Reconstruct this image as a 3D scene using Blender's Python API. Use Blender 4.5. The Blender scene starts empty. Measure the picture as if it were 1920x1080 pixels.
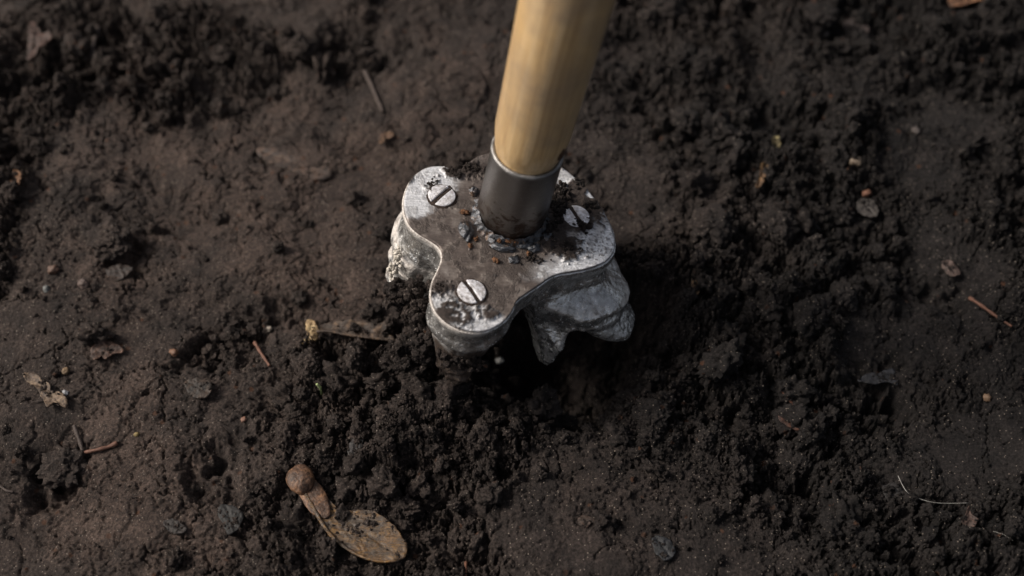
import bpy, bmesh, math, random
import numpy as np
from mathutils import Vector, Matrix, noise as mn
random.seed(7)
R = math.radians
MM = 0.001
sc = bpy.context.scene
C = sc.collection

# ------------------------------------------------------------------ camera
PITCH = R(56); DIST = 300.0; FPX = 2400.0           # mm, photo pixels
LENS = FPX / 1920 * 36
cam_d = bpy.data.cameras.new('camera'); cam = bpy.data.objects.new('camera', cam_d); C.objects.link(cam)
CAMP = np.array([0.0, -DIST * math.cos(PITCH), DIST * math.sin(PITCH)])
cam.location = Vector(CAMP) * MM
cam.rotation_euler = (math.pi / 2 - PITCH, 0, 0)
cam_d.lens = LENS; cam_d.sensor_width = 36
cam_d.clip_start = 0.01; cam_d.clip_end = 200
cam_d.dof.use_dof = True; cam_d.dof.focus_distance = 0.273; cam_d.dof.aperture_fstop = LENS / 5.0
sc.camera = cam

# ------------------------------------------------------------------ world, sun, exposure
SUN_DIR = Vector((-1.0, 0.14, 0.90)).normalized()   # towards the sun
elev = math.asin(SUN_DIR.z); az = math.atan2(SUN_DIR.x, SUN_DIR.y)
w = bpy.data.worlds.new('World'); sc.world = w; w.use_nodes = True
nt = w.node_tree; bg = nt.nodes['Background']
sky = nt.nodes.new('ShaderNodeTexSky'); sky.sky_type = 'NISHITA'; sky.sun_disc = False
sky.sun_elevation = elev; sky.sun_rotation = az % (2 * math.pi)
sky.air_density = 0.8; sky.dust_density = 7.0; sky.ozone_density = 0.6
hs = nt.nodes.new('ShaderNodeHueSaturation'); hs.inputs['Saturation'].default_value = 0.5
nt.links.new(sky.outputs[0], hs.inputs['Color']); nt.links.new(hs.outputs[0], bg.inputs[0]); bg.inputs[1].default_value = 0.072
sd = bpy.data.lights.new('sun', 'SUN'); so = bpy.data.objects.new('sun', sd); C.objects.link(so)
sd.energy = 2.45; sd.angle = R(16); sd.color = (1.0, 0.92, 0.82)
so.rotation_euler = SUN_DIR.to_track_quat('Z', 'Y').to_euler()
so.location = (0, 0, 3)
vs = sc.view_settings; vs.view_transform = 'Standard'; vs.look = 'None'; vs.gamma = 1; vs.exposure = 0.56
vs.use_curve_mapping = False

# ------------------------------------------------------------------ maths helpers
fw = np.array([0, math.cos(PITCH), -math.sin(PITCH)]); up = np.array([0, math.sin(PITCH), math.cos(PITCH)]); rt = np.array([1.0, 0, 0])
def ray(px, py):
    return fw + rt * ((px - 960) / FPX) + up * ((540 - py) / FPX)
def at(px, py, z=0.0):
    d = ray(px, py); t = (z - CAMP[2]) / d[2]; return CAMP + d * t

def _g(ix, iy, seed):
    h = (ix.astype(np.int64) * 374761393 + iy.astype(np.int64) * 668265263 + seed * 1442695041) & 0xffffffff
    h = ((h ^ (h >> 13)) * 1274126177) & 0xffffffff
    return (h ^ (h >> 16)) & 0xffffffff
def perlin(x, y, seed=0):
    x0 = np.floor(x); y0 = np.floor(y); fx = x - x0; fy = y - y0
    u = fx * fx * fx * (fx * (fx * 6 - 15) + 10); v = fy * fy * fy * (fy * (fy * 6 - 15) + 10)
    def dot(ix, iy, dx, dy):
        a = _g(ix, iy, seed) * (2 * math.pi / 4294967296.0)
        return np.cos(a) * dx + np.sin(a) * dy
    n00 = dot(x0, y0, fx, fy); n10 = dot(x0 + 1, y0, fx - 1, fy)
    n01 = dot(x0, y0 + 1, fx, fy - 1); n11 = dot(x0 + 1, y0 + 1, fx - 1, fy - 1)
    a = n00 + u * (n10 - n00); b = n01 + u * (n11 - n01)
    return (a + v * (b - a)) * 1.5
def fbm(x, y, scale, octv, seed=0, gain=0.5):
    s = 0; a = 1.0; f = 1.0 / scale
    for o in range(octv):
        s = s + a * perlin(x * f + 17.3 * o, y * f - 9.1 * o, seed + o); a *= gain; f *= 2.03
    return s
def voronoi(x, y, scale, seed=0):
    x = x / scale; y = y / scale; xi = np.floor(x); yi = np.floor(y)
    f1 = np.full(x.shape, 9.0); f2 = f1.copy(); cid = np.zeros(x.shape)
    for dx in (-1, 0, 1):
        for dy in (-1, 0, 1):
            cx = xi + dx; cy = yi + dy
            h = _g(cx, cy, seed); h2 = _g(cx, cy, seed + 77)
            d = np.hypot(cx + (h / 4294967296.0) - x, cy + (h2 / 4294967296.0) - y)
            near = d < f1
            f2 = np.where(near, f1, np.minimum(f2, d)); f1 = np.where(near, d, f1)
            cid = np.where(near, (h % 1000) / 1000.0, cid)
    return f1, f2, cid
def ss(a, b, x):
    t = np.clip((x - a) / (b - a), 0, 1); return t * t * (3 - 2 * t)

# ------------------------------------------------------------------ materials
def new_mat(name):
    m = bpy.data.materials.new(name); m.use_nodes = True
    n = m.node_tree.nodes; return m, n, m.node_tree.links, n['Principled BSDF']
def nnode(n, t, **kw):
    k = n.new(t)
    for a, b in kw.items(): setattr(k, a, b)
    return k
def ramp(n, l, src, stops):
    r = n.new('ShaderNodeValToRGB'); e = r.color_ramp.elements
    while len(e) < len(stops): e.new(0.5)
    for i, (p, c) in enumerate(stops):
        e[i].position = p; e[i].color = (c[0], c[1], c[2], 1) if hasattr(c, '__len__') else (c, c, c, 1)
    l.new(src, r.inputs[0]); return r.outputs[0]
def mix(n, l, fac, a, b, blend='MIX'):
    m = n.new('ShaderNodeMix'); m.data_type = 'RGBA'; m.blend_type = blend
    for s, v in ((m.inputs[0], fac), (m.inputs[6], a), (m.inputs[7], b)):
        if isinstance(v, (int, float)): s.default_value = v
        elif isinstance(v, tuple): s.default_value = (*v, 1)
        else: l.new(v, s)
    return m.outputs[2]
def coord(n, l, sc_=1000.0, kind='Object'):
    t = n.new('ShaderNodeTexCoord'); m = n.new('ShaderNodeVectorMath'); m.operation = 'SCALE'; m.inputs[3].default_value = sc_
    l.new(t.outputs[kind], m.inputs[0]); return m.outputs[0]
def noise(n, l, vec, scale, detail=4, rough=0.55, dist=0.0):
    t = n.new('ShaderNodeTexNoise'); t.inputs['Scale'].default_value = scale; t.inputs['Detail'].default_value = detail
    t.inputs['Roughness'].default_value = rough; t.inputs['Distortion'].default_value = dist
    l.new(vec, t.inputs['Vector']); return t.outputs[0]
def bump(n, l, h, b, dist, strength=1.0):
    k = n.new('ShaderNodeBump'); k.inputs['Distance'].default_value = dist; k.inputs['Strength'].default_value = strength
    l.new(h, k.inputs['Height']); l.new(k.outputs[0], b.inputs['Normal']); return k
def attr(n, name):
    a = n.new('ShaderNodeAttribute'); a.attribute_name = name; return a.outputs['Fac']
def mathn(n, l, op, a, b=0.0):
    m = n.new('ShaderNodeMath'); m.operation = op
    for i, v in enumerate((a, b)):
        if isinstance(v, (int, float)): m.inputs[i].default_value = v
        else: l.new(v, m.inputs[i])
    return m.outputs[0]

def soil_material(name, tone=1.0, world=True):
    m, n, l, b = new_mat(name)
    g = n.new('ShaderNodeNewGeometry')
    s = n.new('ShaderNodeVectorMath'); s.operation = 'SCALE'; s.inputs[3].default_value = 1000.0
    l.new(g.outputs['Position'], s.inputs[0]); v = s.outputs[0]
    fine = noise(n, l, v, 1.6, 6, 0.65); mid = noise(n, l, v, 0.16, 5, 0.6); big = noise(n, l, v, 0.016, 3, 0.5)
    c1 = ramp(n, l, mid, [(0.3, (0.0165 * tone, 0.0130 * tone, 0.0119 * tone)), (0.52, (0.033 * tone, 0.0262 * tone, 0.0236 * tone)), (0.75, (0.054 * tone, 0.043 * tone, 0.0385 * tone))])
    c2 = ramp(n, l, fine, [(0.3, 0.28), (0.5, 0.88), (0.72, 2.0)])
    c = mix(n, l, 1.0, c1, c2, 'MULTIPLY')
    # broad grey and brown patches of the earth, plus painted shade towards the right
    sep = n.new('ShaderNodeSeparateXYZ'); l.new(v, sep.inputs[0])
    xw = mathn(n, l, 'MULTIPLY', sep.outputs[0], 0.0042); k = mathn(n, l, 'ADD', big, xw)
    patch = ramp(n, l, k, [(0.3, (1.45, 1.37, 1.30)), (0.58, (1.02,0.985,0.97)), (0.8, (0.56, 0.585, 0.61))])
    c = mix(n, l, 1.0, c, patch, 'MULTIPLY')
    pr_ = attr(n, 'pressed'); c = mix(n, l, pr_, c, mix(n, l, 1.0, c, (1.42, 1.33, 1.27), 'MULTIPLY'))
    # orange and rust crumbs of bark
    rv = n.new('ShaderNodeTexVoronoi'); rv.inputs['Scale'].default_value = 0.55; l.new(v, rv.inputs['Vector'])
    rs = n.new('ShaderNodeSeparateColor'); l.new(rv.outputs['Color'], rs.inputs[0])
    rm = ramp(n, l, rs.outputs[0], [(0.965, 0.0), (0.975, 1.0)])
    rd = ramp(n, l, rv.outputs['Distance'], [(0.25, 1.0), (0.4, 0.0)])
    c = mix(n, l, mathn(n, l, 'MULTIPLY', mathn(n, l, 'MULTIPLY', rm, rd), 0.55), c, (0.10, 0.042, 0.02))
    # pale quartz specks
    qv = n.new('ShaderNodeTexVoronoi'); qv.inputs['Scale'].default_value = 2.4; l.new(v, qv.inputs['Vector'])
    qs = n.new('ShaderNodeSeparateColor'); l.new(qv.outputs['Color'], qs.inputs[0])
    qm = ramp(n, l, qs.outputs[1], [(0.925, 0.0), (0.94, 1.0)])
    qd = ramp(n, l, qv.outputs['Distance'], [(0.28, 1.0), (0.4, 0.0)])
    c = mix(n, l, mathn(n, l, 'MULTIPLY', mathn(n, l, 'MULTIPLY', qm, qd), 0.7), c, (0.30, 0.25, 0.21))
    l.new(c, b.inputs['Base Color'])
    rgh = ramp(n, l, mid, [(0.3, 0.62), (0.7, 0.92)]); l.new(mathn(n, l, 'SUBTRACT', rgh, mathn(n, l, 'MULTIPLY', pr_, 0.18)), b.inputs['Roughness'])
    b.inputs['Specular IOR Level'].default_value = 0.22
    hh = mathn(n, l, 'ADD', noise(n, l, v, 1.1, 6, 0.7), mathn(n, l, 'MULTIPLY', noise(n, l, v, 4.5, 3, 0.6), 0.5))
    bump(n, l, hh, b, 0.0011, 1.0)
    return m
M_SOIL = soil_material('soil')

def plain(name, col, rough=0.6, metal=0.0, var=0.35, scale=0.8, bumpd=0.0003, spec=0.4, col2=None, world=False):
    m, n, l, b = new_mat(name); v = coord(n, l)
    f = noise(n, l, v, scale, 5, 0.6)
    lo = tuple(c * (1 - var) for c in col) if col2 is None else col2; hi = tuple(min(1, c * (1 + var)) for c in col)
    cc = ramp(n, l, f, [(0.3, lo), (0.7, hi)])
    if name == 'pale_scuffed_screw': cc = mix(n, l, ramp(n, l, noise(n, l, v, 0.55, 7, 0.7), [(0.56, 0.0), (0.68, 0.8)]), cc, (0.09, 0.07, 0.06))
    l.new(cc, b.inputs['Base Color'])
    b.inputs['Roughness'].default_value = rough; b.inputs['Metallic'].default_value = metal
    b.inputs['Specular IOR Level'].default_value = spec
    bump(n, l, noise(n, l, v, scale * 2.2, 5, 0.65), b, bumpd, 0.8)
    return m

# ------------------------------------------------------------------ object helpers
def link(name, me, mat, parent=None):
    o = bpy.data.objects.new(name, me); C.objects.link(o)
    if mat is not None and not me.materials: me.materials.append(mat)
    if parent is not None: o.parent = parent
    return o
def mesh_np(name, verts, faces, attrs=None, smooth=True):
    """verts (n,3) in mm; faces (m,3|4) array or list"""
    me = bpy.data.meshes.new(name); verts = np.asarray(verts, dtype=np.float32) * MM
    me.vertices.add(len(verts)); me.vertices.foreach_set('co', verts.ravel())
    F = np.asarray(faces, dtype=np.int32); k = F.shape[1]
    me.loops.add(F.size); me.loops.foreach_set('vertex_index', F.ravel())
    me.polygons.add(len(F)); me.polygons.foreach_set('loop_start', np.arange(0, F.size, k, dtype=np.int32))
    if smooth: me.polygons.foreach_set('use_smooth', np.ones(len(F), dtype=bool))
    me.update(calc_edges=True)
    for an, av in (attrs or {}).items():
        a = me.attributes.new(an, 'FLOAT', 'POINT'); a.data.foreach_set('value', np.asarray(av, dtype=np.float32).ravel())
    me.validate(); return me
def grid_faces(nr, nc, wrap=False):
    i = np.arange(nr - 1)[:, None]; j = np.arange(nc if wrap else nc - 1)[None, :]
    j2 = (j + 1) % nc
    a = i * nc + j; b = i * nc + j2; c = (i + 1) * nc + j2; d = (i + 1) * nc + j
    return np.stack([a, b, c, d], -1).reshape(-1, 4)
def info(o, label=None, cat=None, group=None, kind=None):
    if label: o['label'] = label
    if cat: o['category'] = cat
    if group: o['group'] = group
    if kind: o['kind'] = kind
    return o

# ------------------------------------------------------------------ ground
def axis(a, b, n_, out, k):
    f = np.linspace(a, b, n_); st = f[1] - f[0]
    g = st * np.cumsum(np.geomspace(1.3, out / st / 3.0, k)); g = g * (out / g[-1])
    return np.concatenate([(a - g)[::-1], f, b + g])
GX = axis(-160, 160, 1180, 20000, 46); GY = axis(-88, 128, 800, 20000, 46)
X, Y = np.meshgrid(GX, GY)

def pt(px, py): p = at(px, py); return p[0], p[1]
def blob(px, py, r, x=None, y=None):
    cx, cy = pt(px, py); x = X if x is None else x; y = Y if y is None else y
    return np.exp(-((x - cx) ** 2 + (y - cy) ** 2) / (r * r))
wx = X + 5 * fbm(X, Y, 14, 4, 50); wy = Y + 5 * fbm(X, Y, 14, 4, 60)
def wblob(px, py, r): return blob(px, py, r, wx, wy)

smooth = np.clip(1.3 * blob(470, 340, 32) + 0.6 * blob(640, 520, 14) + 1.0 * blob(290, 920, 26) + 0.8 * blob(200, 600, 18) + 1.0 * blob(1120, 880, 15) + 0.9 * blob(1250, 990, 14)
    + 1.1 * blob(1860, 830, 17) + 0.35 * blob(1780, 270, 16) + 1.0 * blob(1630, 650, 13) + 0.6 * blob(1180, 330, 14) + 0.8 * blob(880, 160, 24) + 0.5 * blob(640, 450, 16) + 0.5 * blob(90, 960, 18), 0, 1)
crumb = np.clip(0.40 + 0.95 * fbm(X, Y, 42, 3, 5) - 1.35 * smooth + 0.30 * ss(20, 60, X) + 0.8 * blob(740, 740, 20) + 0.7 * blob(930, 760, 18) + 0.5 * blob(1480, 880, 20)
    + 0.5 * blob(1300, 560, 18) + 0.5 * blob(250, 200, 22) + 0.45 * blob(420, 640, 12), 0, 1)
H = 3.2 * fbm(X, Y, 75, 3, 1) + 1.0 * fbm(X, Y, 24, 3, 2)
# flaky pressed plates of earth with ragged rims
f1, f2, cid = voronoi(wx * 1.0, wy * 1.15, 21, 11)
H += (cid - 0.5) * 2.2 * ss(0.0, 0.22, f2 - f1) * (0.5 + 0.5 * crumb)
H -= 1.7 * (1 - ss(0.0, 0.05, f2 - f1)) * (0.3 + crumb) * ss(-0.1, 0.3, fbm(X, Y, 18, 2, 90))
# shelves of flaky earth with ragged steps
t_ = fbm(X, Y, 26, 7, 130, 0.6)
for th, hgt in ((-0.30, 1.0), (-0.05, 1.1), (0.18, 1.2), (0.42, 1.0)):
    H += 1.5 * hgt * (ss(th, th + 0.03, t_) - 0.5) * (0.28 + 0.7 * crumb)
# irregular crumb structure: creased billows and tilted clods at falling sizes
def billow(scale, octv, seed, gain=0.55):
    s_ = 0; a_ = 1.0; f_ = 1.0 / scale; tot = 0
    bx = X + 0.35 * scale * fbm(X, Y, scale * 0.9, 3, seed + 40); by = Y + 0.35 * scale * fbm(X, Y, scale * 0.9, 3, seed + 50)
    for o in range(octv):
        s_ = s_ + a_ * np.sqrt(np.abs(perlin(bx * f_ + 11 * o, by * f_ + 5 * o, seed + o)) + 1e-4); tot += a_; a_ *= gain; f_ *= 2.07
    return s_ / tot - 0.5
cl = np.clip(crumb * 1.2 + 0.45 * fbm(X, Y, 20, 3, 160) - 0.05, 0.06, 1.1)
H += 2.5 * cl * billow(9.0, 5, 170, 0.6) + 3.0 * cl * cl * billow(17.0, 6, 176, 0.62)
H += 1.5 * np.clip(0.09 + 1.05 * crumb, 0, 1) * billow(2.6, 4, 190, 0.62)
for s_, amp, sd_ in ((7.5, 2.4, 21), (3.6, 1.25, 22), (1.7, 0.62, 23)):
    qx = X + s_ * 0.8 * fbm(X, Y, s_ * 0.8, 3, sd_ + 3, 0.6); qy = Y + s_ * 0.8 * fbm(X, Y, s_ * 0.8, 3, sd_ + 8, 0.6)
    f1, f2, cid = voronoi(qx, qy, s_, sd_)
    tilt = np.cos(cid * 40) * (qx / s_ - np.floor(qx / s_) - .5) + np.sin(cid * 40) * (qy / s_ - np.floor(qy / s_) - .5)
    loc = np.clip(crumb * 1.1 + 0.45 * fbm(X, Y, s_ * 4, 2, sd_ + 9) - 0.2, 0.0, 1)
    H += amp * loc * (ss(0.0, 0.12, f2 - f1) * (0.35 + 0.8 * cid + 0.5 * tilt) - 0.4)
for s_, dp, sd_ in ((14.0, 2.7, 240), (6.0, 1.15, 250)):
    qx = X + s_ * 0.9 * fbm(X, Y, s_ * 1.1, 5, sd_ + 3, 0.6); qy = Y + s_ * 0.9 * fbm(X, Y, s_ * 1.1, 5, sd_ + 9, 0.6)
    f1, f2, cid = voronoi(qx, qy * 1.1, s_, sd_); gap = f2 - f1
    open_ = np.clip(0.10 + 0.22 * fbm(X, Y, s_ * 1.6, 3, sd_ + 12), 0.012, 0.3)
    blk = ss(open_ * 0.45, open_ * 1.1, gap)
    wgt = ss(0.12, 0.55, crumb + 0.3 * fbm(X, Y, s_ * 2.5, 3, sd_ + 15))
    H += wgt * (dp * (blk - 0.72) + 1.6 * (cid - 0.5) * blk)
H += 0.55 * fbm(X, Y, 4.0, 6, 31, 0.6) * (0.24 + 0.8 * crumb)
H += 0.36 * fbm(X, Y, 1.05, 4, 36, 0.72) * (0.32 + 0.6 * crumb)
# fine cracks in the pressed earth
f1, f2, cid = voronoi(X + 2.5 * fbm(X, Y, 6, 4, 70), Y + 2.5 * fbm(X, Y, 6, 4, 74), 9.5, 41)
crk = (1 - ss(0.0, 0.045, f2 - f1)) * ss(0.0, 0.25, fbm(X, Y, 16, 3, 80))
H -= 1.5 * crk
n8 = fbm(X, Y, 9, 5, 44, 0.6)
H -= 3.4 * ss(0.36, 0.66, n8) * (0.02 + 0.9 * crumb)
# holes seen in the photograph
for px, py, r, dp in ((375, 655, 5, 5), (505, 592, 5, 4), (1465, 230, 9, 5), (1475, 850, 9, 3.5), (565, 965, 5, 4), (615, 645, 4.5, 4), (1760, 545, 6, 4.5),
        (1830, 80, 8, 4.5), (680, 85, 8, 4), (385, 890, 6, 3.5), (1370, 478, 9, 3.5), (90, 900, 6, 4), (1500, 235, 5, 4), (840, 1000, 6, 3), (800, 900, 4, 4),
        (600, 880, 3.5, 3), (1640, 735, 7, 4), (1700, 730, 7, 4), (230, 470, 4, 3), (690, 700, 3, 3.5), (1330, 770, 6, 3.0), (60, 130, 8, 4), (230, 100, 9, 4)):
    H -= dp * ss(0.12, 0.8, wblob(px, py, r * 1.25)) * (0.8 + 0.6 * fbm(X, Y, 4, 3, 95))
# the hollow pressed by the tool, and the ridge of crumbs thrown up in front of it
cx, cy = pt(960, 560)
flat = np.exp(-(((X - cx - 1) / 27) ** 4 + ((Y - cy - 3) / 24) ** 4))
H = H * (1 - 0.62 * flat) - 3.2 * flat
H -= 17.0 * ss(0.08, 0.6, wblob(1080, 632, 17)) + 4.0 * ss(0.1, 0.8, wblob(1150, 650, 13)) + 8 * ss(0.06, 0.6, wblob(1000, 650, 12)) + 4 * ss(0.2, .8, wblob(1205, 560, 10))
H += 1.6 * blob(885, 760, 7) + 2.0 * blob(745, 690, 8) + 1.6 * blob(1010, 770, 9) + 1.4 * blob(1220, 775, 5) - 6.0 * ss(.15, .7, wblob(878, 675, 12))
def Hq0(px, py):
    a_, b_ = pt(px, py); i = int(np.searchsorted(GX, a_)); j = int(np.searchsorted(GY, b_)); return np.mean(H[j - 25:j + 25, i - 25:i + 25])
sw = np.clip(blob(700, 1010, 10) * 1.3 + blob(640, 985, 8) + blob(590, 935, 6), 0, 1); lvl = float(Hq0(640, 970))
H = H * (1 - 0.85 * sw) + (lvl + 0.1 * (H - lvl)) * 0.85 * sw
far = ss(0, 1, (np.maximum(np.abs(X) - 165, np.maximum(Y - 132, -92 - Y))) / 60)
H = np.where(far > 0, H * (1 - far) + far * (8 * fbm(X, Y, 400, 3, 99)), H)
V = np.stack([X, Y, H], -1).reshape(-1, 3)
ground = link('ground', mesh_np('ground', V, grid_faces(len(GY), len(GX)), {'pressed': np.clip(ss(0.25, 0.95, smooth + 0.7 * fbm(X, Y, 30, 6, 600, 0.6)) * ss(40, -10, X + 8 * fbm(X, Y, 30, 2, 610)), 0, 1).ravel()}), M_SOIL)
info(ground, kind='structure')

def Hq(x, y):
    x = np.asarray(x, float); y = np.asarray(y, float)
    i = np.clip(np.searchsorted(GX, x) - 1, 0, len(GX) - 2); j = np.clip(np.searchsorted(GY, y) - 1, 0, len(GY) - 2)
    u = (x - GX[i]) / (GX[i + 1] - GX[i]); v = (y - GY[j]) / (GY[j + 1] - GY[j])
    return (H[j, i] * (1 - u) + H[j, i + 1] * u) * (1 - v) + (H[j + 1, i] * (1 - u) + H[j + 1, i + 1] * u) * v
def Hs(x, y, r=1.5):        # height of the upper surface round a point
    a = np.linspace(0, 2 * math.pi, 9)[:-1]
    return float(np.percentile(Hq(x + r * np.cos(a), y + r * np.sin(a)), 75))
def on(px, py, r=1.5):
    z = 0.0
    for _ in range(6): p = at(px, py, z); z = 0.5 * z + 0.5 * Hs(p[0], p[1], r)
    p = at(px, py, z); return np.array([p[0], p[1], z])

# ------------------------------------------------------------------ crumbs (uncountable): points instanced from a set of lumps
def lump(name, seed, sub, mat, squash=0.75, rough=0.5, fr=1.0):
    bm = bmesh.new(); bmesh.ops.create_icosphere(bm, subdivisions=sub, radius=1.0)
    o = Vector((seed * 3.7, seed * 1.3, -seed * 2.1)); rr = random.Random(seed)
    ax = Vector((rr.uniform(.75, 1.25), rr.uniform(.7, 1.1), squash * rr.uniform(.8, 1.1)))
    for v in bm.verts:
        p = v.co.copy(); q = p * fr
        d = 1 + rough * (0.7 * mn.noise(q * 1.1 + o) + 0.5 * mn.noise(q * 2.6 + o) + 0.34 * mn.noise(q * 5.5 + o) + 0.2 * mn.noise(q * 11 + o))
        cell = mn.voronoi(q * 2.2 + o)[0]; d += rough * 0.45 * (0.5 - min(1, cell[0] * 1.4))
        v.co = Vector((p.x * ax.x, p.y * ax.y, p.z * ax.z)) * d * MM
    me = bpy.data.meshes.new(name); bm.to_mesh(me); bm.free()
    for p in me.polygons: p.use_smooth = True
    me.materials.append(mat); return me
def source_collection(name, meshes):
    col = bpy.data.collections.new(name)
    for i, me in enumerate(meshes):
        o = bpy.data.objects.new(name + '_%02d' % i, me); col.objects.link(o)
    return col
def scatter(name, pts, scl, col, parent=None, ncol=8, rs=0):
    n_ = len(pts); rg = np.random.default_rng(rs)
    me = bpy.data.meshes.new(name); me.vertices.add(n_); me.vertices.foreach_set('co', (np.asarray(pts) * MM).astype(np.float32).ravel())
    a = me.attributes.new('size', 'FLOAT', 'POINT'); a.data.foreach_set('value', np.asarray(scl, dtype=np.float32))
    a = me.attributes.new('turn', 'FLOAT_VECTOR', 'POINT'); a.data.foreach_set('vector', rg.uniform(0, 6.28, (n_, 3)).astype(np.float32).ravel())
    a = me.attributes.new('pick', 'INT', 'POINT'); a.data.foreach_set('value', rg.integers(0, ncol, n_).astype(np.int32))
    ng = bpy.data.node_groups.new(name + '_nodes', 'GeometryNodeTree')
    ng.interface.new_socket('Geometry', in_out='INPUT', socket_type='NodeSocketGeometry')
    ng.interface.new_socket('Geometry', in_out='OUTPUT', socket_type='NodeSocketGeometry')
    N = ng.nodes; L = ng.links
    gi = N.new('NodeGroupInput'); go = N.new('NodeGroupOutput'); ip = N.new('GeometryNodeInstanceOnPoints')
    ci = N.new('GeometryNodeCollectionInfo'); ci.inputs['Collection'].default_value = col
    ci.inputs['Separate Children'].default_value = True; ci.inputs['Reset Children'].default_value = True
    def na(nm, t):
        k = N.new('GeometryNodeInputNamedAttribute'); k.data_type = t; k.inputs[0].default_value = nm
        return [o for o in k.outputs if o.enabled and o.name == 'Attribute'][0]
    L.new(gi.outputs[0], ip.inputs['Points']); L.new(ci.outputs[0], ip.inputs['Instance'])
    ip.inputs['Pick Instance'].default_value = True
    L.new(na('pick', 'INT'), ip.inputs['Instance Index'])
    e2r = N.new('FunctionNodeEulerToRotation'); L.new(na('turn', 'FLOAT_VECTOR'), e2r.inputs[0]); L.new(e2r.outputs[0], ip.inputs['Rotation'])
    L.new(na('size', 'FLOAT'), ip.inputs['Scale']); L.new(ip.outputs[0], go.inputs[0])
    o = bpy.data.objects.new(name, me); C.objects.link(o); o.parent = parent
    me.materials.append(bpy.data.materials['soil'])
    md = o.modifiers.new('scatter', 'NODES'); md.node_group = ng
    o['kind'] = 'stuff'; return o
CRUMBS = source_collection('crumb_shapes', [lump('crumb', s, 4, M_SOIL, 0.8, 0.75, 1.3) for s in range(1, 9)])
rg = np.random.default_rng(3)
CR = crumb
def sample_attr(A, x, y):
    i = np.clip(np.searchsorted(GX, x) - 1, 0, len(GX) - 2); j = np.clip(np.searchsorted(GY, y) - 1, 0, len(GY) - 2); return A[j, i]
def make_crumbs(n_, smin, smax, power, seed, bias=1.0):
    rg = np.random.default_rng(seed)
    x = rg.uniform(-155, 155, n_ * 3); y = rg.uniform(-84, 124, n_ * 3)
    dens = np.clip(sample_attr(CR, x, y), 0, 1) ** bias + 0.015
    clus = ss(-0.15, 0.5, fbm(x, y, 7, 3, seed)); keep = rg.uniform(0, 1, n_ * 3) < dens * (0.15 + 0.85 * clus)
    x = x[keep]; y = y[keep]; u = rg.uniform(0, 1, len(x))
    s = smin * (1 - u * (1 - (smin / smax) ** power)) ** (-1 / power)
    z = Hq(x, y) + s * 0.42
    return np.stack([x, y, z], -1), s
p1, s1 = make_crumbs(95000, 0.17, 2.4, 2.0, 201, 1.3)
# crumb ridge near the tool
def ring_crumbs(n_, px, py, rx, ry, smin, smax, seed):
    rg = np.random.default_rng(seed); cx, cy = pt(px, py)
    x = cx + rg.normal(0, rx, n_); y = cy + rg.normal(0, ry, n_); u = rg.uniform(0, 1, n_)
    s = smin * (1 - u * (1 - (smin / smax) ** 2.0)) ** (-1 / 2.0)
    return np.stack([x, y, Hq(x, y) + s * 0.3], -1), s
parts_ = [ring_crumbs(2700, 760, 700, 7, 6, 0.18, 3.2, 11), ring_crumbs(2700, 900, 770, 11, 6, 0.18, 2.9, 12), ring_crumbs(1500, 700, 830, 10, 7, 0.18, 2.9, 13),
          ring_crumbs(1500, 1230, 770, 8, 6, 0.18, 3.2, 14), ring_crumbs(1800, 1420, 860, 13, 9, 0.18, 2.9, 15), ring_crumbs(900, 800, 620, 4, 6, 0.18, 1.5, 16)]
p2, s2 = make_crumbs(1500, 1.7, 4.6, 1.6, 233, 1.6); p2[:, 2] -= s2 * 0.38
P = np.concatenate([p1, p2] + [a for a, _ in parts_]); S = np.concatenate([s1, s2] + [b for _, b in parts_])
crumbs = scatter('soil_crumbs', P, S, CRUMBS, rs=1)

# ------------------------------------------------------------------ the tool: local frame on the top plate
PH = 31.5                                             # plate height at its centre
T0 = at(957, 408, PH)
zax = Vector((0.163, 0.035, 1.0)).normalized()         # lean of the handle
xax = Vector((1, 0, 0)); xax = (xax - zax * xax.dot(zax)).normalized(); yax = zax.cross(xax)
TM = Matrix((xax, yax, zax)).transposed()
TMn = np.array(TM); ZA = np.array(zax)
def loc(px, py, z=0.0):                                # photo point on the plate plane -> tool-local mm
    d = ray(px, py); o = T0 + ZA * z; t = np.dot(o - CAMP, ZA) / np.dot(d, ZA)
    return TMn.T @ (CAMP + d * t - T0)
tool = bpy.data.objects.new('stamping_tool', None); C.objects.link(tool); tool.empty_display_size = 0.02
tool.matrix_world = Matrix.Translation(Vector(T0) * MM) @ TM.to_4x4()
info(tool, 'wooden-handled tool with steel socket and cloverleaf metal foot pressed into dark soil', 'garden tool')

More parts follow.
